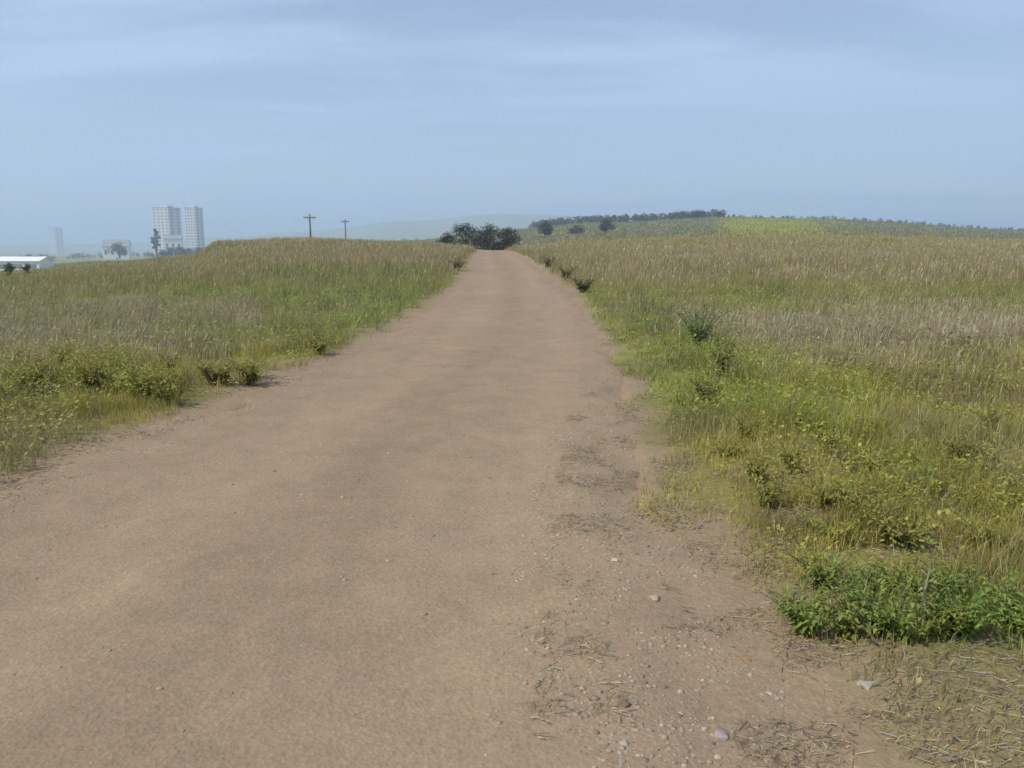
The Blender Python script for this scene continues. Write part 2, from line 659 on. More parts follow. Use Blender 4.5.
def height_field(x, y):
    b = .35 + 1.2 * fbm(x / .9, y / 1.1, 61, 3) ** 1.3 + .5 * ss(.45, .75, vnoise(x / .33, y / .33, 63))
    edge = np.clip((track_q(x, y) - .85) / .5, 0, 1)
    near_dry = np.where((x > track_c(y)) & (y < 3.0), .55, 1.0)
    return b * (.35 + .65 * edge) * near_dry


parts = []
spec = [  # y0, y1, density, height, width, segments
    (1.9, 4.5, 2600, .13, .0042, 2),
    (4.5, 8, 1700, .17, .0050, 2),
    (8, 15, 850, .21, .0075, 2),
    (15, 32, 270, .26, .014, 1),
    (32, 70, 55, .34, .034, 1),
    (70, 128, 18, .42, .075, 1),
    (128, 460, 1.1, .55, .34, 1),
]
for y0, y1, dn, h0, w0, sg in spec:
    x, y = scatter(y0, y1, dn)
    k = keep_off_track(x, y, .98, .26, .0) & (tufted(x, y, thr=.34 if y1 < 9 else .42) if y1 < 40 else np.ones(len(x), bool))
    x, y = x[k], y[k]
    n = len(x)
    h = h0 * height_field(x, y) * (.5 + .9 * RNG.random(n))
    rgb = vary(grass_rgb(x, y), n)
    dry = RNG.random(n) < .16
    rgb[dry] = vary(np.tile(STRAW * .85, (dry.sum(), 1)), dry.sum())
    parts.append(blades(x, y, h, w0 * (.6 + .8 * RNG.random(n)), rgb, .75 if y1 < 40 else .5, segs=sg))
o = big_mesh('meadow_grass', *join(parts)[:3], M['grass'], join(parts)[3])
tag(o, 'olive and green rough grass growing thick on both sides of the track', 'grass', kind='stuff')

# dry seed-head grass
parts = []
for y0, y1, dn, h0, w0 in [(3.2, 9, 34, .34, .0034), (9, 24, 95, .42, .006), (24, 60, 16, .5, .014), (60, 125, 4.0, .6, .03)]:
    x, y = scatter(y0, y1, dn)
    k = keep_off_track(x, y, 1.1, .4, .1)
    x, y = x[k], y[k]
    g3 = grass_rgb(x, y)
    dryness = ss(.9, 1.7, g3[:, 0] / np.maximum(g3[:, 1], 1e-3) * 1.2)
    k = RNG.random(len(x)) < (.15 + .85 * ss(1.02, 1.25, g3[:, 0] / np.maximum(g3[:, 1], 1e-3)))
    x, y = x[k], y[k]
    n = len(x)
    h = h0 * (.5 + .7 * RNG.random(n)) * (.6 + .6 * fbm(x / 2, y / 2, 71, 2))
    base = np.where(RNG.random((n, 1)) < .5, MAUVE * 1.12, STRAW * .85)
    rgb = vary(base, n)
    z = terr(x, y)
    ang = RNG.random(n) * 2 * np.pi
    dx = np.cos(ang) * .16 * h + .14 * h
    dy = np.sin(ang) * .16 * h + .05 * h
    fa = RNG.random(n) * 2 * np.pi
    w = w0 * (.7 + .6 * RNG.random(n))
    S = np.stack([np.cos(fa) * w, np.sin(fa) * w, np.zeros(n)], -1)
    B = np.stack([x, y, z], -1)
    D = np.stack([dx, dy, np.zeros(n)], -1)
    H = np.stack([np.zeros(n), np.zeros(n), h], -1)
    Vv = np.stack([B - .25 * S, B + .25 * S, B + .7 * H + .5 * D + .25 * S, B + .7 * H + .5 * D - .25 * S,
                   B + .82 * H + .7 * D + 1.1 * S, B + H + 1.05 * D, B + .82 * H + .7 * D - 1.1 * S], 1)
    kk = np.arange(n)[:, None] * 7
    loops = np.concatenate([kk, kk + 1, kk + 2, kk + 3, kk + 3, kk + 2, kk + 4, kk + 5, kk + 6], 1).ravel()
    parts.append((Vv.reshape(-1, 3), loops, np.tile([4, 5], n), np.repeat(rgb[:, None], 7, 1).reshape(-1, 3)))
J = join(parts)
o = big_mesh('dry_seed_grass', *J[:3], M['grass'], J[3])
tag(o, 'dry tan and mauve seed-head grass standing above the green', 'grass', kind='stuff')

# low broad-leaved ground cover
parts = []
for y0, y1, dn, sz in [(2.0, 5, 1500, .020), (5, 12, 800, .030), (12, 26, 130, .055)]:
    x, y = scatter(y0, y1, dn)
    k = keep_off_track(x, y, .97, .26, .0) & tufted(x, y, .6, 81, .5)
    x, y = x[k], y[k]
    n = len(x)
    hh = height_field(x, y) * .25 * np.sqrt(RNG.random(n)) + .005
    P = np.stack([x, y, terr(x, y) + hh], -1)
    a = RNG.random(n) * 2 * np.pi
    L = 1.25 * sz * (.5 + RNG.random(n))
    el = (RNG.random(n) - .35) * 1.2
    d = np.stack([np.cos(a) * np.cos(el), np.sin(a) * np.cos(el), np.sin(el)], -1)
    s = np.stack([-np.sin(a), np.cos(a), (RNG.random(n) - .5) * .8], -1)
    Vv = np.stack([P, P + d * (L * .5)[:, None] + s * (L * .27)[:, None], P + d * L[:, None],
                   P + d * (L * .5)[:, None] - s * (L * .27)[:, None]], 1)
    kk = np.arange(n)[:, None] * 4
    rgb = vary(grass_rgb(x, y) * np.array([.95, 1.02, .85]), n, .3)
    parts.append((Vv.reshape(-1, 3), np.concatenate([kk, kk + 1, kk + 2, kk + 3], 1).ravel(), np.full(n, 4),
                  np.repeat(rgb[:, None], 4, 1).reshape(-1, 3)))
J = join(parts)
o = big_mesh('ground_cover', *J[:3], M['leaf'], J[3])
tag(o, 'low broad-leaved creeping weeds between the grass', 'weeds', kind='stuff')

# dry straw lying on the right shoulder and thin along the edges
n = 70000
y = 1.9 + 7 * RNG.random(n) ** 1.5
x = track_c(y) + track_w(y) * (.58 + 1.12 * RNG.random(n))
lf = RNG.random(n) < .22
x[lf] = (track_c(y) - track_w(y) * (.85 + .5 * RNG.random(n)))[lf]
nz = fbm(x / .3, y / .3, 91, 3)
k = RNG.random(n) < ss(.42, .62, nz + .25 * ss(.95, 1.35, track_q(x, y)) - .05)
x, y = x[k], y[k]
n = len(x)
L = .012 + .065 * RNG.random(n) ** 2.2
a = RNG.random(n) * 2 * np.pi
ex, ey = x + np.cos(a) * L, y + np.sin(a) * L
z0 = track_top(x, y) + .002 + .006 * RNG.random(n)
z1 = track_top(ex, ey) + .004 + .014 * RNG.random(n)
w = .0006 + .0011 * RNG.random(n) ** 2
px_, py_ = -np.sin(a) * w, np.cos(a) * w
Vv = np.stack([np.stack([x - px_, y - py_, z0], -1), np.stack([x + px_, y + py_, z0 + .002], -1),
               np.stack([ex + px_, ey + py_, z1 + .002], -1), np.stack([ex - px_, ey - py_, z1], -1)], 1)
kk = np.arange(n)[:, None] * 4
rgb = vary(np.where(RNG.random((n, 1)) < .45, STRAW * .95,
                    np.where(RNG.random((n, 1)) < .5, np.array([.24, .17, .10]), np.array([.30, .26, .20]))), n, .35)
o = big_mesh('straw_litter', Vv.reshape(-1, 3), np.concatenate([kk, kk + 1, kk + 2, kk + 3], 1).ravel(),
             np.full(n, 4), M['grass'], np.repeat(rgb[:, None], 4, 1).reshape(-1, 3))
tag(o, 'dry straw and dead stems scattered on the track shoulder', 'litter', kind='stuff')

# gravel
ICO_V, ICO_F = [], []
t = (1 + 5 ** .5) / 2
for p in ((-1, t, 0), (1, t, 0), (-1, -t, 0), (1, -t, 0), (0, -1, t), (0, 1, t), (0, -1, -t), (0, 1, -t),
          (t, 0, -1), (t, 0, 1), (-t, 0, -1), (-t, 0, 1)):
    ICO_V.append(np.array(p) / math.sqrt(1 + t * t))
ICO_V = np.array(ICO_V)
ICO_F = np.array([(0, 11, 5), (0, 5, 1), (0, 1, 7), (0, 7, 10), (0, 10, 11), (1, 5, 9), (5, 11, 4), (11, 10, 2),
                  (10, 7, 6), (7, 1, 8), (3, 9, 4), (3, 4, 2), (3, 2, 6), (3, 6, 8), (3, 8, 9), (4, 9, 5),
                  (2, 4, 11), (6, 2, 10), (8, 6, 7), (9, 8, 1)])


def pebbles(x, y, r):
    n = len(x)
    S = np.stack([r * (.7 + .7 * RNG.random(n)), r * (.7 + .7 * RNG.random(n)), r * (.4 + .35 * RNG.random(n))], -1)
    a = RNG.random(n) * 2 * np.pi
    v = ICO_V[None] * (.75 + .5 * RNG.random((n, 12, 1))) * S[:, None]
    ca, sa = np.cos(a)[:, None], np.sin(a)[:, None]
    vx = v[..., 0] * ca - v[..., 1] * sa
    vy = v[..., 0] * sa + v[..., 1] * ca
    z = track_top(x, y) - .12 * r
    Vv = np.stack([vx + x[:, None], vy + y[:, None], v[..., 2] + z[:, None]], -1).reshape(-1, 3)
    loops = (ICO_F[None] + np.arange(n)[:, None, None] * 12).ravel()
    pal = np.array([[.30, .23, .155], [.35, .27, .19], [.24, .185, .13], [.36, .29, .21], [.30, .22, .145]])
    rgb = vary(pal[RNG.integers(0, 5, n)], n, .2, .05)
    return Vv, loops, np.full(n * 20, 3), np.repeat(rgb[:, None], 12, 1).reshape(-1, 3)


n = 34000
y = 1.9 + 9 * RNG.random(n) ** 1.7
s = RNG.random(n)
tq = np.where(s < .62, .52 + .62 * RNG.random(n), np.where(s < .93, -1.05 + .3 * RNG.random(n), RNG.random(n) * 1.9 - 1.0))
x = track_c(y) + track_w(y) * tq
k = RNG.random(n) < ss(.34, .60, fbm(x / .4, y / .5, 101, 3) + .06)
x, y = x[k], y[k]
J = pebbles(x, y, .0025 + .012 * RNG.random(len(x)) ** 4.5)
o = big_mesh('gravel', *J[:3], M['gravel'], J[3])
tag(o, 'loose gravel and crumbs of earth on the dirt track', 'gravel', kind='stuff')


# ------------------------------------------------------------------ single stones
def stone(label, x, y, r, colr):
    import bmesh
    bm = bmesh.new()
    bmesh.ops.create_icosphere(bm, subdivisions=3, radius=1)
    sd = random.random() * 50
    sx, sy, sz = r * random.uniform(.9, 1.3), r * random.uniform(.75, 1.05), r * random.uniform(.5, .7)
    from mathutils import noise as mn, Vector
    for v in bm.verts:
        d = 1 + .35 * mn.noise(v.co * 1.3 + Vector((sd, 0, 0))) + .10 * mn.noise(v.co * 4 + Vector((0, sd, 0)))
        # chipped flat facets
        for k in range(5):
            nn = Vector((math.sin(sd + k * 2.1), math.cos(sd * 1.7 + k * 1.3), .5 * math.sin(k + sd))).normalized()
            dd = v.co.dot(nn)
            if dd > .68:
                v.co -= nn * (dd - .68)
        v.co = Vector((v.co.x * sx, v.co.y * sy, v.co.z * sz)) * d
    me = bpy.data.meshes.new('stone')
    bm.to_mesh(me)
    bm.free()
    mt = simple_mat('stone_surface', colr, .92, .28, 30, .006)
    me.materials.append(mt)
    me.polygons.foreach_set('use_smooth', [True] * len(me.polygons))
    o = bpy.data.objects.new('stone', me)
    COL.objects.link(o)
    o.location = (x, y, float(track_top(x, y)) - r * .05)
    o.rotation_euler = (random.uniform(-.2, .2), random.uniform(-.2, .2), random.uniform(0, 6))
    tag(o, label, 'stone', 'stones on the track shoulder')
    return o


stone('pale cream stone alone on the bare dirt, left of the gravelly shoulder', .53, 3.95, .024, (.46, .38, .28))
stone('largest buff stone lying among the gravel of the right shoulder', .66, 3.50, .036, (.37, .29, .20))
stone('dark brown stone half sunk at the inner edge of the gravel', .40, 2.62, .026, (.17, .12, .085))
stone('grey-mauve flat stone at the lower edge of the gravel shoulder', .70, 2.46, .034, (.27, .22, .20))
stone('light grey stone in the straw below the bright green weeds', 1.30, 2.72, .036, (.34, .30, .25))
stone('rusty brown stone between straw and gravel on the right shoulder', .93, 2.95, .026, (.27, .17, .09))


# ------------------------------------------------------------------ leafy weeds
def weed(label, x, y, h, spread, stems, leaf, colr, group, name='leafy_weed', cat='weed'):
    t = thing(name, label, cat, (x, y, float(terr(x, y)) - .01), random.uniform(0, 6), group)
    st, lf = MB(), MB()
    for i in range(stems):
        a = 2 * math.pi * (i + random.random()) / stems
        hh = h * random.uniform(.6, 1.05)
        r = spread * random.uniform(.3, 1.0)
        pts = []
        for k in range(6):
            s = k / 5
            pts.append((math.cos(a) * r * s ** 1.5 + random.uniform(-.006, .006),
                        math.sin(a) * r * s ** 1.5 + random.uniform(-.006, .006), hh * (s - .12 * s * s)))
        st.tube(pts, [.0035 * (1 - .7 * k / 5) * (h / .3) ** .5 for k in range(6)], 5,
                tuple(c_ * random.uniform(.9, 1.3) for c_ in (.14, .13, .05)))
        nl = int(13 + 8 * random.random())
        for j in range(nl):
            s = .12 + .88 * (j + random.random() * .5) / nl
            i0 = min(int(s * 5), 4)
            f = s * 5 - i0
            p = [pts[i0][k] * (1 - f) + pts[i0 + 1][k] * f for k in range(3)]
            la = a + random.uniform(-2.2, 2.2)
            ll = leaf * random.uniform(.6, 1.2) * (1.1 - .5 * s)
            el = random.uniform(-.2, .9)
            vv = random.uniform(.75, 1.35)
            cc = tuple(c_ * vv for c_ in colr)
            lf.leaf(p, (math.cos(la) * math.cos(el), math.sin(la) * math.cos(el), math.sin(el)), ll,
                    ll * random.uniform(.32, .5), droop=random.uniform(.05, .5), col=cc)
    st.build('stem', M['leaf'], t)
    lf.build('foliage', M['leaf'], t)
    return t


GL = 'dark weeds along the left verge'
LG = (.27, .255, .05)
for lab, x, y, h, sp, ns in [
    ('dark green weed at the left frame edge behind bare earth', -5.35, 8.8, .46, .34, 16),
    ('tall dark weed, second clump in from the left frame edge', -4.75, 9.0, .54, .34, 18),
    ('darkest bushy weed in the middle of the left verge', -4.25, 8.9, .50, .32, 18),
    ('low spreading weed with dark shade under it, left verge', -3.85, 8.7, .32, .42, 16),
    ('yellow-green weed just left of the last weed before the track', -3.50, 9.3, .34, .32, 14),
    ('dark weed nearest the track on the left verge', -3.12, 9.4, .36, .30, 14),
    ('small weed on the left track edge past the dark weeds', -2.95, 12.2, .34, .30, 12),
]:
    weed(lab, x, y, h, sp, ns, .115, LG if 'yellow' not in lab else (.25, .24, .07), GL)
GRN = (.21, .275, .045)
GR = 'bright green weeds on the right verge'
for lab, x, y, h, sp, ns, cl in [
    ('bright green leafy weed nearest the gravel on the right', 1.22, 3.14, .22, .24, 20, GRN),
    ('green weed with a dark hollow, behind the bright weeds', 1.45, 3.55, .24, .22, 18, (.21, .24, .045)),
    ('dense green weed left of the pale dry stalk', 1.52, 3.10, .23, .24, 22, GRN),
    ('lush green weed right of the pale dry stalk', 1.84, 3.08, .24, .26, 24, (.19, .275, .04)),
    ('vivid green weed at the right frame edge', 2.10, 3.14, .25, .28, 26, (.23, .30, .045)),
    ('yellow-green tall weed at the track edge beside the mauve grass', 2.62, 9.9, .62, .30, 18, (.24, .24, .045)),
    ('blue-green bushy weed behind the yellow-green one', 2.95, 12.6, .85, .5, 22, (.13, .185, .07)),
    ('olive weed at the right track edge, front of the yellow-green one', 2.05, 8.3, .30, .26, 12, (.22, .215, .06)),
]:
    weed(lab, x, y, h, sp, ns, .055 if y < 5 else .11, cl, GR)

GE = 'low dark tussocks at the far track edges'
for lab, x, y, h, sp, ns, cl in [
    ('dark low bush at the right track edge, middle of the far stretch', 2.35, 26.5, .60, .55, 20, (.15, .135, .045)),
    ('smaller dark bush beyond it on the right track edge', 2.2, 33.0, .60, .6, 18, (.16, .14, .05)),
    ('brownish bush at the right track edge near the crest', 1.95, 43.0, .75, .8, 20, (.17, .14, .055)),
    ('dark brownish bush at the left track edge near the crest', -2.75, 40.0, .75, .75, 20, (.17, .145, .055)),
]:
    weed(lab, x, y, h, sp, ns, .2, cl, GE, 'low_bush', 'bush')

for i in range(13):
    x = random.uniform(1.22, 2.5)
    y = random.uniform(2.72, 3.6) + .05 * x
    weed('small yellowish-green leafy weed in and around the row of bright green weeds', x, y, random.uniform(.12, .22),
         random.uniform(.12, .22), random.randint(8, 15), random.uniform(.038, .06),
         (random.uniform(.20, .28), random.uniform(.26, .29), .045), 'small bright green weeds on the right verge')
for i in range(26):
    y = random.uniform(3.9, 7.2)
    x = random.uniform(1.25 + .05 * y, .62 * y + .3)
    v = random.uniform(.85, 1.15)
    weed('olive-yellow leafy weed in the thick growth on the right verge', x, y, random.uniform(.16, .30),
         random.uniform(.16, .30), random.randint(9, 15), .062, (.30 * v, .29 * v, .055), 'olive weeds on the right verge')
for i in range(22):
    y = random.uniform(7.6, 11.0)
    x = random.uniform(-.64 * y, float(track_c(y) - track_w(y)) - .25)
    v = random.uniform(.8, 1.2)
    weed('yellow-green leafy weed in the thick band along the left verge', x, y, random.uniform(.26, .46),
         random.uniform(.22, .42), random.randint(9, 15), .10, (.28 * v, .265 * v, .052), 'olive weeds on the left verge')

# pale dry stalk
t = thing('dry_stalk', 'pale dry upright stalk standing among the bright green weeds', 'dead plant',
          (1.67, 3.06, float(terr(1.67, 3.06))), .3)
b = MB()
b.tube([(0, 0, -.01), (.004, 0, .1), (.0, .004, .2), (.012, .0, .29)], [.006, .0055, .005, .003], 6, (.42, .40, .24))
b.build('stem', M['leaf'], t)
b = MB()
for i in range(7):
    s = .08 + .03 * i
    a = i * 2.4
    b.leaf((0, 0, s), (math.cos(a), math.sin(a), .5), .06, .012, droop=.5, col=(.40, .36, .20))
b.build('foliage', M['leaf'], t)


# ------------------------------------------------------------------ trees and shrubs
def tree(name, label, cat, px, row_base, Y, height, width, colr, group=None, trunk=.25, leaf=.28, nleaf=1500,
         lobes=9, z=None, x=None):
    X = u_of(px, row_base) * Y if x is None else x
    z = float(terr(X, Y)) - .15 if z is None else z
    t = thing(name, label, cat, (X, Y, z), random.uniform(0, 6), group)
    tr, cr = MB(), MB()
    th = height * trunk
    tips = []
    r0 = max(.035 * height, .03)
    tr.tube([(0, 0, -.2), (.02 * height, 0, th * .5), (.0, .02 * height, th), (.02 * height, 0, height * .62),
             (0, 0, height * .85)], [r0 * 1.2, r0, r0 * .85, r0 * .5, r0 * .15], 8)
    for i in range(lobes):
        a = 2 * math.pi * i / lobes + random.uniform(-.5, .5)
        rr = width / 2 * random.uniform(.35, .78)
        zz = th + (height - th) * random.uniform(.18 if trunk > .12 else .05, .80)
        rr *= 1 - .5 * max(0, (zz - th) / (height - th) - .5)
        e = (math.cos(a) * rr, math.sin(a) * rr, zz)
        tr.tube([(0, 0, th * random.uniform(.5, 1.1)), (e[0] * .5, e[1] * .5, (th + zz) / 2 + .05 * height), e],
                [r0 * .5, r0 * .3, r0 * .1], 5)
        tips.append((e, random.uniform(.16, .27) * width))
    tips.append(((0, 0, height * .86), .19 * width))
    tips.append(((0, 0, height * .6), .28 * width))
    if trunk <= .12:
        tips += [((random.uniform(-.3, .3) * width, random.uniform(-.3, .3) * width, height * .2), .24 * width) for _ in range(4)]
    for i in range(nleaf):
        e, R = random.choice(tips)
        while True:
            d = [random.gauss(0, 1) for _ in range(3)]
            L = math.sqrt(sum(q_ * q_ for q_ in d))
            if L > .1:
                break
        rad = R * random.uniform(.25, 1.08) ** .6
        p = (e[0] + d[0] / L * rad, e[1] + d[1] / L * rad, max(.05, e[2] + d[2] / L * rad * .85))
        a = random.uniform(0, 6.28)
        el = random.uniform(-.6, .8)
        s = leaf * random.uniform(.6, 1.3)
        v = random.uniform(.65, 1.35)
        cr.leaf(p, (math.cos(a) * math.cos(el), math.sin(a) * math.cos(el), math.sin(el)), s, s * .7,
                up=(random.uniform(-.6, .6), random.uniform(-.6, .6), 1), col=tuple(c_ * v for c_ in colr))
    tr.build('trunk', M['bark'], t, True)
    cr.build('crown', M['crown'], t)
    return t


SH = (.065, .088, .042)
G1 = 'dark shrubs closing the end of the track'
tree('shrub', 'low dark shrub at the left end of the row closing the track', 'shrub', 447, 244, 108, 1.9, 3.2, (.06, .068, .032), G1, .1, .22, 1500)
tree('shrub', 'broad dark green shrub left of the tallest at the track end', 'shrub', 466, 246, 106, 3.2, 4.2, SH, G1, .1, .24, 2200)
tree('shrub', 'tallest dark shrub, straight at the end of the track', 'shrub', 488, 247, 107, 3.5, 4.2, SH, G1, .1, .24, 2400)
tree('shrub', 'brownish dark shrub right of the tallest at the track end', 'shrub', 508, 247, 108, 3.0, 3.6, (.062, .056, .028), G1, .1, .24, 2000)
G2 = 'scattered trees on the hillside'
TR = (.050, .078, .042)
tree('tree', 'compact dark round tree on the hillside just right of the track end', 'tree', 545, 233, 250, 5.0, 5.4, TR, G2, .22, .42, 1500)
tree('tree', 'dark tree farther right on the hillside below the wood', 'tree', 606, 233, 262, 4.2, 5.8, TR, G2, .2, .42, 1400)
tree('tree', 'small pale green tree between the two dark hillside trees', 'tree', 577, 234, 255, 2.6, 5.2, (.06, .08, .045), G2, .2, .4, 900)
G3 = 'trees around the distant tower blocks'
tree('tree', 'round dark tree in front of the pale house on the left skyline', 'tree', 120, 258, 620, 13, 15, (.05, .065, .045), G3, .2, 1.2, 900)
tree('tree', 'tall narrow dark tree left of the white block by the towers', 'tree', 157, 260, 610, 24, 6.5, (.04, .055, .042), G3, .18, 1.1, 900)
for i, px in enumerate((164, 172, 180, 189, 199)):
    tree('tree', 'low dark tree of the row in front of the tower blocks', 'tree', px, 261, 560 + 6 * i, 6.5 + (i * 7 % 3) * .9, 9,
         (.04, .052, .04), 'low tree row before the tower blocks', .15, 1.0, 500)
tree('shrub', 'dark green shrub at the left frame edge before the white shed', 'shrub', 11, 285, 80, 1.7, 1.1, (.09, .12, .045), None, .1, .16, 900)
tree('shrub', 'slim green shrub right of the one at the left frame edge', 'shrub', 29, 285, 82, 1.5, 1.0, (.12, .145, .055), None, .1, .16, 900)


def forest(name, label, px0, px1, Y, hgt, count, colr, depth=40):
    """a far-off wood that reads as one mass"""
    b = MB()
    for i in range(count):
        px = random.uniform(px0, px1)
        yy = Y + random.uniform(-depth, depth)
        X = u_of(px) * yy
        z = float(terr(X, yy))
        h = hgt * random.uniform(.55, 1.15)
        w = h * random.uniform(.55, .9)
        for k in range(70):
            th_, ph = random.uniform(0, 6.28), random.uniform(-1, 1)
            rr = random.uniform(.5, 1.0)
            cx = math.cos(th_) * math.sqrt(1 - ph * ph) * w / 2 * rr
            cy = math.sin(th_) * math.sqrt(1 - ph * ph) * w / 2 * rr
            cz = h * .5 + ph * h * .5 * rr
            a, el, s = random.uniform(0, 6.28), random.uniform(-.8, .8), h * random.uniform(.10, .24)
            v = random.uniform(.7, 1.3)
            b.leaf((X + cx, yy + cy, z + max(cz, 0)), (math.cos(a) * math.cos(el), math.sin(a) * math.cos(el), math.sin(el)),
                   s, s * .75, up=(random.uniform(-.7, .7), random.uniform(-.7, .7), 1), col=tuple(c_ * v for c_ in colr))
    o = b.build(name, M['crown'])
    tag(o, label, 'wood', kind='stuff')


forest('far_wood', 'far dark wood along the top of the hill', 530, 722, 430, 3.9, 330, (.10, .12, .09))
forest('far_wood', 'thin far hedge line running down the right end of the hill', 720, 1060, 435, 2.2, 190, (.10, .12, .09), 30)
forest('far_wood', 'grey-green far wood on the low land at left', 20, 215, 780, 5.5, 90, (.05, .062, .048), 60)
forest('far_wood', 'distant hedges behind the grassy left ridge', 215, 430, 800, 8.0, 110, (.06, .07, .055), 60)


# ------------------------------------------------------------------ far buildings
def tower(label, px, Y, row_top, w, d, rz, storeys, base_row=258):
    X = u_of(px) * Y
    z0 = float(terr(X, Y)) - 1
    top = EYE + tan_el(row_top) * Y
    H = top - z0
    t = thing('tower_block', label, 'tower block', (X, Y, z0), rz, 'tower blocks on the left skyline')
    b = MB()
    b.box(-w / 2, w / 2, -d / 2, d / 2, 0, H - 2.5)
    b.build('wall', M['tower_wall'], t)
    b = MB()
    b.box(-w / 2 - .3, w / 2 + .3, -d / 2 - .3, d / 2 + .3, H - 2.5, H - 1.9)
    rf = b.build('roof', M['roof_grey'], t)
    b = MB()
    b.box(-w * .2, w * .25, -d * .2, d * .2, H - 1.9, H + .4)
    b.build('plant_room', M['tower_wall'], rf)
    sh = (H - 5) / storeys
    b = MB()
    ww = w / 4 * .62
    b.box(-ww / 2, ww / 2, -.05, .2, 0, sh * .55)
    win = None
    for k in range(storeys):
        for face in range(2):
            n = 4 if face == 0 else 2
            for i in range(n):
                if win is None:
                    win = o = b.build('window', M['window'], t)
                else:
                    o = win.copy()
                    COL.objects.link(o)
                    o.parent = t
                f = (i + .5) / n - .5
                if face == 0:
                    o.location = (w * f, -d / 2, 3 + k * sh)
                else:
                    o.location = (w / 2, d * f, 3 + k * sh)
                    o.rotation_euler = (0, 0, math.pi / 2)
    return t


tower('wider of the two pale tower blocks on the left skyline', 169, 900, 206, 22, 19, math.radians(-20), 15)
tower('narrower pale tower block just left of the grassy ridge', 196, 940, 206, 15, 13, math.radians(-20), 16)
tower('faint blue-grey tower block standing alone far left in haze', 57, 2100, 227, 24, 24, math.radians(-20), 16)


def house(name, label, cat, px, Y, w, d, h, roof_h, rz, wall, roofm, group=None, wins=3, door=True):
    X = u_of(px) * Y
    z0 = float(terr(X, Y)) - .4
    t = thing(name, label, cat, (X, Y, z0), rz, group)
    b = MB()
    b.box(-w / 2, w / 2, -d / 2, d / 2, 0, h)
    b.add([(-w / 2, -d / 2, h), (-w / 2, d / 2, h), (-w / 2, 0, h + roof_h)], [(0, 1, 2)])
    b.add([(w / 2, -d / 2, h), (w / 2, d / 2, h), (w / 2, 0, h + roof_h)], [(0, 1, 2)])
    b.build('wall', wall, t)
    b = MB()
    e, th = .4, .18
    for s in (-1, 1):
        k = roof_h / (d / 2)
        y1, zl = s * (d / 2 + e), h - e * k + .02
        vs = [(-w / 2 - e, y1, zl), (w / 2 + e, y1, zl), (w / 2 + e, 0, h + roof_h + .02), (-w / 2 - e, 0, h + roof_h + .02)]
        vs += [(a_, b_, c_ + th) for a_, b_, c_ in vs]
        b.add(vs, [(0, 1, 2, 3), (7, 6, 5, 4), (0, 4, 5, 1), (1, 5, 6, 2), (2, 6, 7, 3), (3, 7, 4, 0)])
    b.build('roof', roofm, t)
    for i in range(wins):
        x0 = -w / 2 + w * (i + .5) / wins - w * .06
        b = MB()
        b.box(x0, x0 + w * .12, -d / 2 - .06, -d / 2 + .1, h * .4, h * .75)
        b.build('window', M['window'], t)
    if door:
        b = MB()
        b.box(w * .02, w * .02 + 1.1, -d / 2 - .08, -d / 2 + .1, 0.2, 2.4)
        b.build('door', M['wood'], t)
    return t


house('house', 'pale house behind the round dark tree on the left skyline', 'house', 117, 650, 19, 11, 11, 5, .25,
      M['white_wall'], M['roof_grey'], None, 4)
house('house', 'white block below the wider tower block, behind low trees', 'house', 174, 640, 13, 10, 15, 2.5, .3,
      M['white_wall'], M['roof_grey'], None, 3)
house('shed', 'long low white shed at the left frame edge on the plain', 'shed', 10, 262, 22, 9, 4.0, 1.2, .05,
      M['white_wall'], M['white_wall'], None, 5)


# ------------------------------------------------------------------ power poles
def pole(label, px, Y, row_top):
    X = u_of(px) * Y
    z0 = float(terr(X, Y)) - .3
    H = EYE + tan_el(row_top) * Y - z0
    t = thing('power_pole', label, 'power pole', (X, Y, z0), .25, 'power poles beyond the left ridge')
    b = MB()
    b.tube([(0, 0, 0), (.02, 0, H * .5), (0, 0, H)], [.20, .17, .13], 9)
    b.build('pole', M['wood'], t, True)
    b = MB()
    b.box(-1.1, 1.1, -.2, -.08, H - .75, H - .58)
    ca = b.build('crossarm', M['wood'], t)
    for xx in (-1.0, -.45, .45, 1.0):
        b = MB()
        b.tube([(xx, -.14, H - .58), (xx, -.14, H - .5), (xx, -.14, H - .42), (xx, -.14, H - .32)], [.03, .08, .05, .04], 8)
        b.build('insulator', M['ceramic'], ca)
    for s in (-1, 1):
        b = MB()
        b.tube([(s * .8, -.14, H - .72), (0, -.14, H - 1.5)], [.03, .03], 6)
        b.build('brace', M['steel'], t)
    return t


pole('nearer wooden power pole standing behind the grassy left ridge', 311, 150, 214)
pole('farther fainter wooden power pole, right of the nearer one', 346, 215, 219)

# ------------------------------------------------------------------ haze (even air round the whole scene)
HAZE = True
if HAZE:
    b = MB()
    b.box(-46000, 46000, -60, 7600, -120, 190)
    m, nt, out = new_mat('haze_air')
    v = N(nt, 'ShaderNodeVolumePrincipled')
    v.inputs['Color'].default_value = (.64, .80, 1.0, 1)
    v.inputs['Density'].default_value = .00060
    v.inputs['Anisotropy'].default_value = .2
    nt.links.new(v.outputs[0], out.inputs['Volume'])
    o = b.build('haze', m)
    tag(o, 'pale haze over the far land', 'haze', kind='stuff')

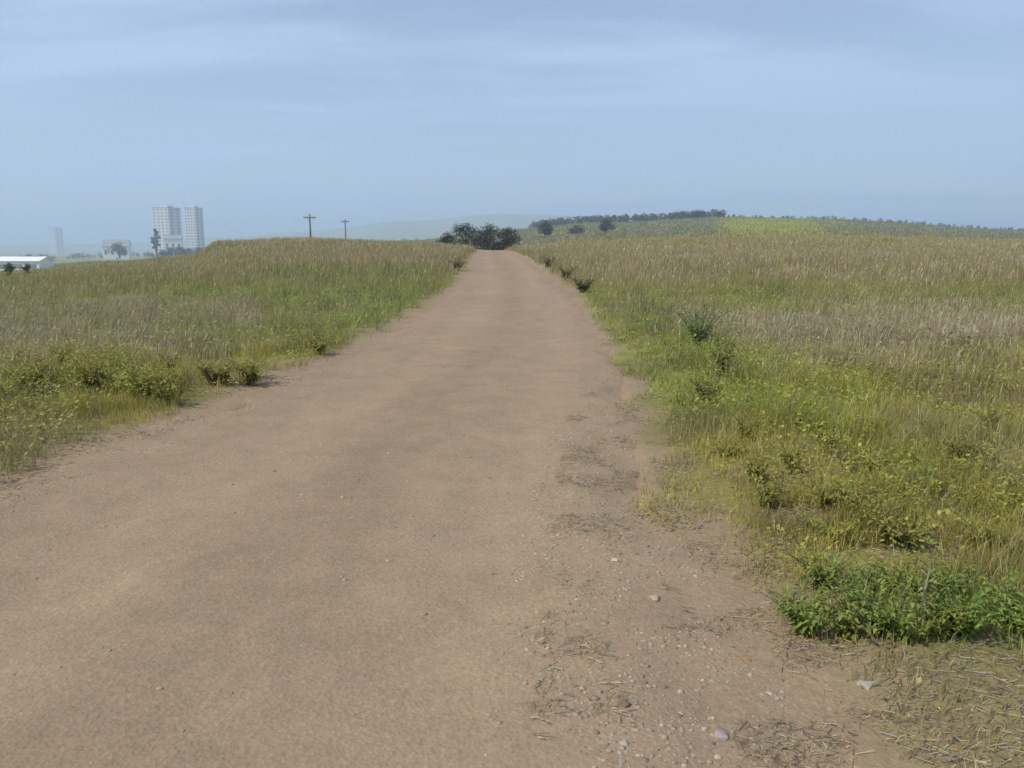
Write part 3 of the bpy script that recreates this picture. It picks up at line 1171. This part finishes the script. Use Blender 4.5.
# ------------------------------------------------------------------ sky, sun, camera
SUN_EL, SUN_AZ = math.radians(48), math.radians(-118)      # azimuth from +Y towards +X: behind, to the left
w = bpy.data.worlds.new('World')
scene.world = w
w.use_nodes = True
nt = w.node_tree
nt.nodes.clear()
wo = nt.nodes.new('ShaderNodeOutputWorld')
bg = nt.nodes.new('ShaderNodeBackground')
bg.inputs['Strength'].default_value = .098
sky = nt.nodes.new('ShaderNodeTexSky')
sky.sky_type = 'NISHITA'
sky.sun_disc = False
sky.sun_elevation = SUN_EL
sky.sun_rotation = SUN_AZ
sky.air_density = 1.0
sky.dust_density = .4
sky.ozone_density = 1.2
# thin high cloud: noise on a flat layer overhead, seen in true perspective
tc = nt.nodes.new('ShaderNodeTexCoord')
sep = nt.nodes.new('ShaderNodeSeparateXYZ')
nt.links.new(tc.outputs['Generated'], sep.inputs[0])
zz = N(nt, 'ShaderNodeMath', operation='MAXIMUM')
nt.links.new(sep.outputs['Z'], zz.inputs[0])
zz.inputs[1].default_value = .0
za = N(nt, 'ShaderNodeMath', operation='ADD')
nt.links.new(zz.outputs[0], za.inputs[0])
za.inputs[1].default_value = .12
cmb = nt.nodes.new('ShaderNodeCombineXYZ')
for ax in ('X', 'Y'):
    dv = N(nt, 'ShaderNodeMath', operation='DIVIDE')
    nt.links.new(sep.outputs[ax], dv.inputs[0])
    nt.links.new(za.outputs[0], dv.inputs[1])
    nt.links.new(dv.outputs[0], cmb.inputs[ax])
mp = nt.nodes.new('ShaderNodeMapping')
mp.inputs['Rotation'].default_value = (0, 0, math.radians(-16))
mp.inputs['Location'].default_value = (7.9, 1.7, 0)
mp.inputs['Scale'].default_value = (.42, 1.2, 1)
nt.links.new(cmb.outputs[0], mp.inputs['Vector'])
cn = noise(nt, 1.25, 7, .56, mp.outputs['Vector'])
veil = ramp(nt, cn, [(.34, .30), (.45, .42), (.53, .70), (.61, 1.0)])
mx = N(nt, 'ShaderNodeMix', data_type='RGBA')
nt.links.new(veil, mx.inputs[0])
nt.links.new(sky.outputs[0], mx.inputs[6])
mx.inputs[7].default_value = (4.25, 5.3, 7.5, 1)
nt.links.new(mx.outputs[2], bg.inputs['Color'])
nt.links.new(bg.outputs[0], wo.inputs['Surface'])

sun = bpy.data.lights.new('sun', 'SUN')
sun.energy = 3.2
sun.angle = math.radians(1.5)
sun.color = (1.0, .95, .87)
so = bpy.data.objects.new('sun', sun)
COL.objects.link(so)
from mathutils import Vector
sd = Vector((math.sin(SUN_AZ) * math.cos(SUN_EL), math.cos(SUN_AZ) * math.cos(SUN_EL), math.sin(SUN_EL)))
so.rotation_euler = (-sd).to_track_quat('-Z', 'Y').to_euler()

cam = bpy.data.cameras.new('camera')
cam.sensor_width = 36
cam.lens = 36 * F / 1024
cam.clip_end = 100000
cam.clip_start = .05
co = bpy.data.objects.new('camera', cam)
co.location = (0, 0, EYE)
co.rotation_euler = (math.pi / 2 - PITCH, 0, 0)
COL.objects.link(co)
scene.camera = co

scene.view_settings.view_transform = 'Standard'
scene.view_settings.look = 'None'
scene.view_settings.gamma = 1
scene.view_settings.use_curve_mapping = False
scene.view_settings.exposure = 0.32
scene.cycles.max_bounces = 6
scene.cycles.volume_bounces = 1
scene.cycles.transparent_max_bounces = 8
